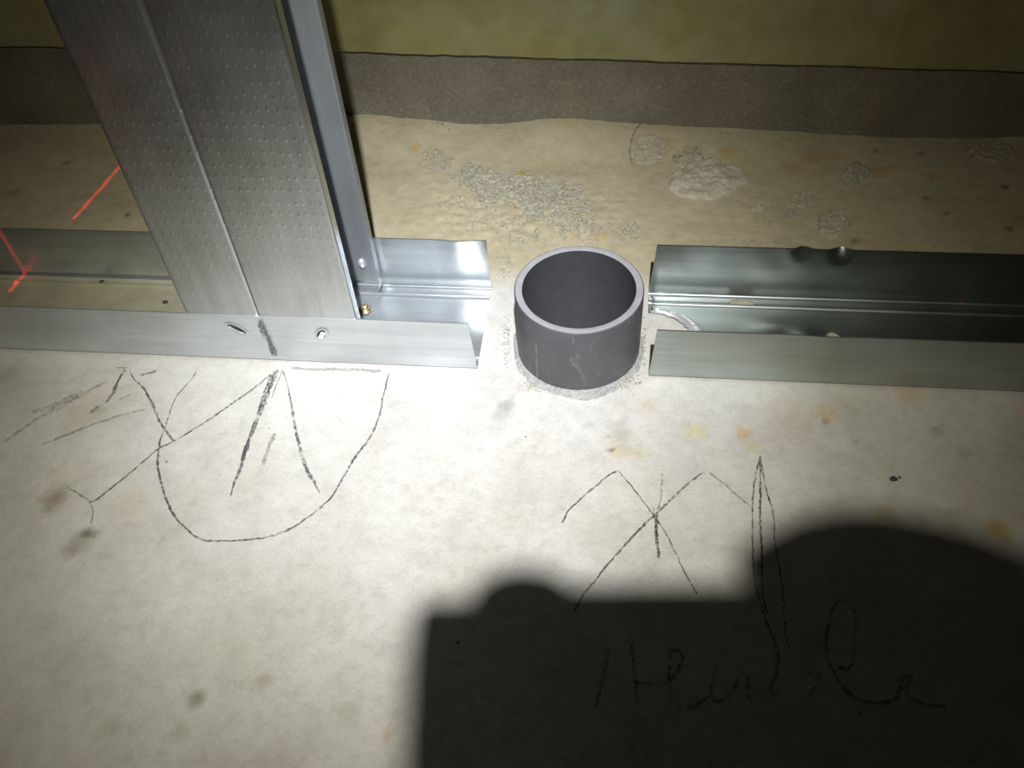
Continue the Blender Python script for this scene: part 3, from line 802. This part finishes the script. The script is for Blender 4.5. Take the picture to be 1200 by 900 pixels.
# handwritten word lying in the shadow
for s in ([(714, 758), (708, 790), (698, 830)], [(740, 755), (744, 790), (747, 830)], [(744, 800), (782, 799), (797, 780), (798, 765), (787, 764), (784, 790), (788, 818), (800, 832), (815, 827), (832, 816)],
          [(841, 780), (834, 808), (838, 822), (848, 820), (862, 805), (864, 795)], [(878, 792), (876, 812), (880, 824)], [(905, 745), (911, 765), (911, 785), (902, 810), (914, 812)],
          [(935, 790), (955, 790), (960, 800), (945, 818)], [(1003, 725), (1001, 765), (993, 785), (982, 780)], [(1003, 720), (993, 705), (978, 710), (969, 740), (969, 768), (984, 800), (1005, 820), (1030, 824), (1050, 818), (1058, 795)], [(1058, 795), (1068, 792), (1062, 810), (1080, 825), (1110, 828)]):
    stroke(s, 1.3, M_faint)
# pencil mark across the front flange of the left track, on the stud centre line
stroke([(305, 374), (309, 388), (315, 398)], [2.2, 3.4, 3.0], M_line, tl_, 0.0, lift=.45)
stroke([(315, 396), (319, 407), (323, 416)], [2.4, 3.2, 2.6], M_line, tl_, 0.0, lift=.45)

# ------------------------------------------------------------------ compact camera held above the floor (casts the shadow)
def C2W(a, b, c): return CAM+RGT*a+UPV*b+FWD*c
cam_e = tag(empty('compact_camera', C2W(34, -10, -42)), 'black compact camera held over the floor, its shadow falls at lower right', 'camera')
def rbox(name, a0, a1, b0, b1, c0, c1, r, mat, parent):
    bm = bmesh.new(); bmesh.ops.create_cube(bm, size=1)
    for v in bm.verts:
        v.co = Vector(((a0+a1)/2+v.co.x*(a1-a0), (b0+b1)/2+v.co.y*(b1-b0), (c0+c1)/2+v.co.z*(c1-c0)))
    bmesh.ops.bevel(bm, geom=list(bm.edges), offset=r, segments=4, affect='EDGES', profile=.5)
    V = [C2W(*v.co) for v in bm.verts]; Fc = [tuple(v.index for v in f.verts) for f in bm.faces]
    bm.free(); return meshobj(name, V, Fc, mat, parent, False)
def cyl(name, a, b, prof, mat, parent, n=40, ax='c'):
    V = []
    for r, c in prof:
        for i in range(n):
            q = 2*pi*i/n
            V.append(C2W(a+r*cos(q), b+r*sin(q), c) if ax == 'c' else C2W(a+r*cos(q), c, b+r*sin(q)))
    Fc = []
    for j in range(len(prof)-1):
        for i in range(n):
            k, l = j*n+i, j*n+(i+1) % n; Fc.append((k, l, l+n, k+n))
    Fc.append(tuple(range(n))); Fc.append(tuple(range((len(prof)-1)*n, len(prof)*n)))
    return meshobj(name, V, Fc, mat, parent, False)
rbox('body', -15.4, 84, -38, 19.2, -52, -28, 2.6, M_black, cam_e)
cyl('lens_barrel', 0, 0, [(12, -29), (12, -16), (10.5, -15.5), (10.5, -5), (9.6, -4), (8.0, -4), (7.6, -6.5)], M_black, cam_e)
cyl('lens_glass', 0, 0, [(7.6, -7), (5, -6.3), (2, -6)], M_glass, cam_e)
rbox('top_plate', 8, 83, 15, 21.8, -49, -29, 1.2, M_black, cam_e)
cyl('mode_dial', 2.6, -35.5, [(9.0, 15), (9.0, 20.6), (8.2, 22.6), (6.5, 24.2), (4.0, 25.2), (1.0, 25.5)], M_black, cam_e, ax='b')
rbox('grip', 60, 83, -34, 14, -34, -25.5, 2.0, M_black, cam_e)
rbox('screen', -9, 52, -32, 14, -52.8, -51, .5, M_glass, cam_e)

# right hand holding it: skeleton in camera axes (a right, b up, c forward)
def hand():
    verts = []; edges = []; rad = []
    def add(p, r, par=None):
        verts.append(C2W(*p)); rad.append(r); i = len(verts)-1
        if par is not None: edges.append((par, i))
        return i
    elbow = None
    wrist = add((112, -52, -92), 21)
    fa = add((128, -90, -130), 25, wrist); fb = add((150, -140, -180), 30, fa); fc = add((172, -190, -232), 34, fb)
    palm = add((103, -30, -74), 21, wrist)
    palm2 = add((100, -10, -68), 13.5, palm)
    # index on the shutter
    k = add((95, 9, -54), 10.5, palm2); k = add((84, 20.5, -44), 9.6, k); k = add((71, 26.5, -38), 9.2, k); k = add((55, 29.5, -36), 9.0, k); k = add((43, 24.5, -35), 7.4, k); k = add((38.5, 21.5, -35), 5.5, k)
    # middle, ring, little round the front
    for (b0, ext, r) in ((0, 0, 8.6), (-15, 3, 8.2), (-29, 9, 7.4)):
        k = add((100, b0-3, -56), r+1.5, palm2 if b0 > -20 else palm)
        k = add((98, b0-2, -36), r+.3, k); k = add((90, b0-1, -21), r, k); k = add((78+ext, b0, -17.5), r-.5, k); k = add((69+ext, b0, -18.5), r-1.4, k)
    # thumb across the back
    k = add((96, -30, -76), 11, palm); k = add((80, -12, -68), 10, k); k = add((66, -3, -62), 9, k); k = add((57, 1, -60), 7.6, k)
    me = bpy.data.meshes.new('person')
    root = C2W(112, -52, -92)
    me.from_pydata([((v-root)*MM)[:] for v in verts], edges, []); me.materials.append(M_skin)
    o = bpy.data.objects.new('person', me); COL.objects.link(o); o.location = root*MM
    md = o.modifiers.new('skin', 'SKIN')
    lay = me.skin_vertices[0].data if me.skin_vertices else None
    if lay is None:
        bpy.context.view_layer.objects.active = o; o.select_set(True); bpy.ops.object.modifier_remove(modifier='skin'); bpy.ops.object.modifier_add(type='SKIN'); lay = me.skin_vertices[0].data
    for i, r in enumerate(rad):
        lay[i].radius = (r*MM, r*MM); lay[i].use_root = (i == 0)
    sub = o.modifiers.new('smooth', 'SUBSURF'); sub.levels = 2; sub.render_levels = 2
    me.polygons.foreach_set('use_smooth', [True]*len(me.polygons))
    tag(o, 'hand and forearm of the photographer gripping the compact camera', 'person')
    return o
hnd = hand()
# sleeve round the forearm
A = C2W(134, -104, -144); B = C2W(174, -196, -238); ax = (B-A).normalized(); e1 = ax.orthogonal().normalized(); e2 = ax.cross(e1)
V = []; n = 28
for k, t in enumerate(np.linspace(0, 1, 12)):
    for i in range(n):
        q = 2*pi*i/n; r = 35+8*t+1.6*sin(k*2.1)+1.5*noise.noise(Vector((cos(q)*2, sin(q)*2, k)))
        V.append(A+(B-A)*t+e1*r*cos(q)+e2*r*sin(q))
Fc = [(j*n+i, j*n+(i+1) % n, (j+1)*n+(i+1) % n, (j+1)*n+i) for j in range(11) for i in range(n)]
me = bpy.data.meshes.new('sleeve'); me.from_pydata([((v*MM)-hnd.location)[:] for v in V], [], Fc); me.materials.append(M_sleeve)
so = bpy.data.objects.new('sleeve', me); COL.objects.link(so); so.parent = hnd
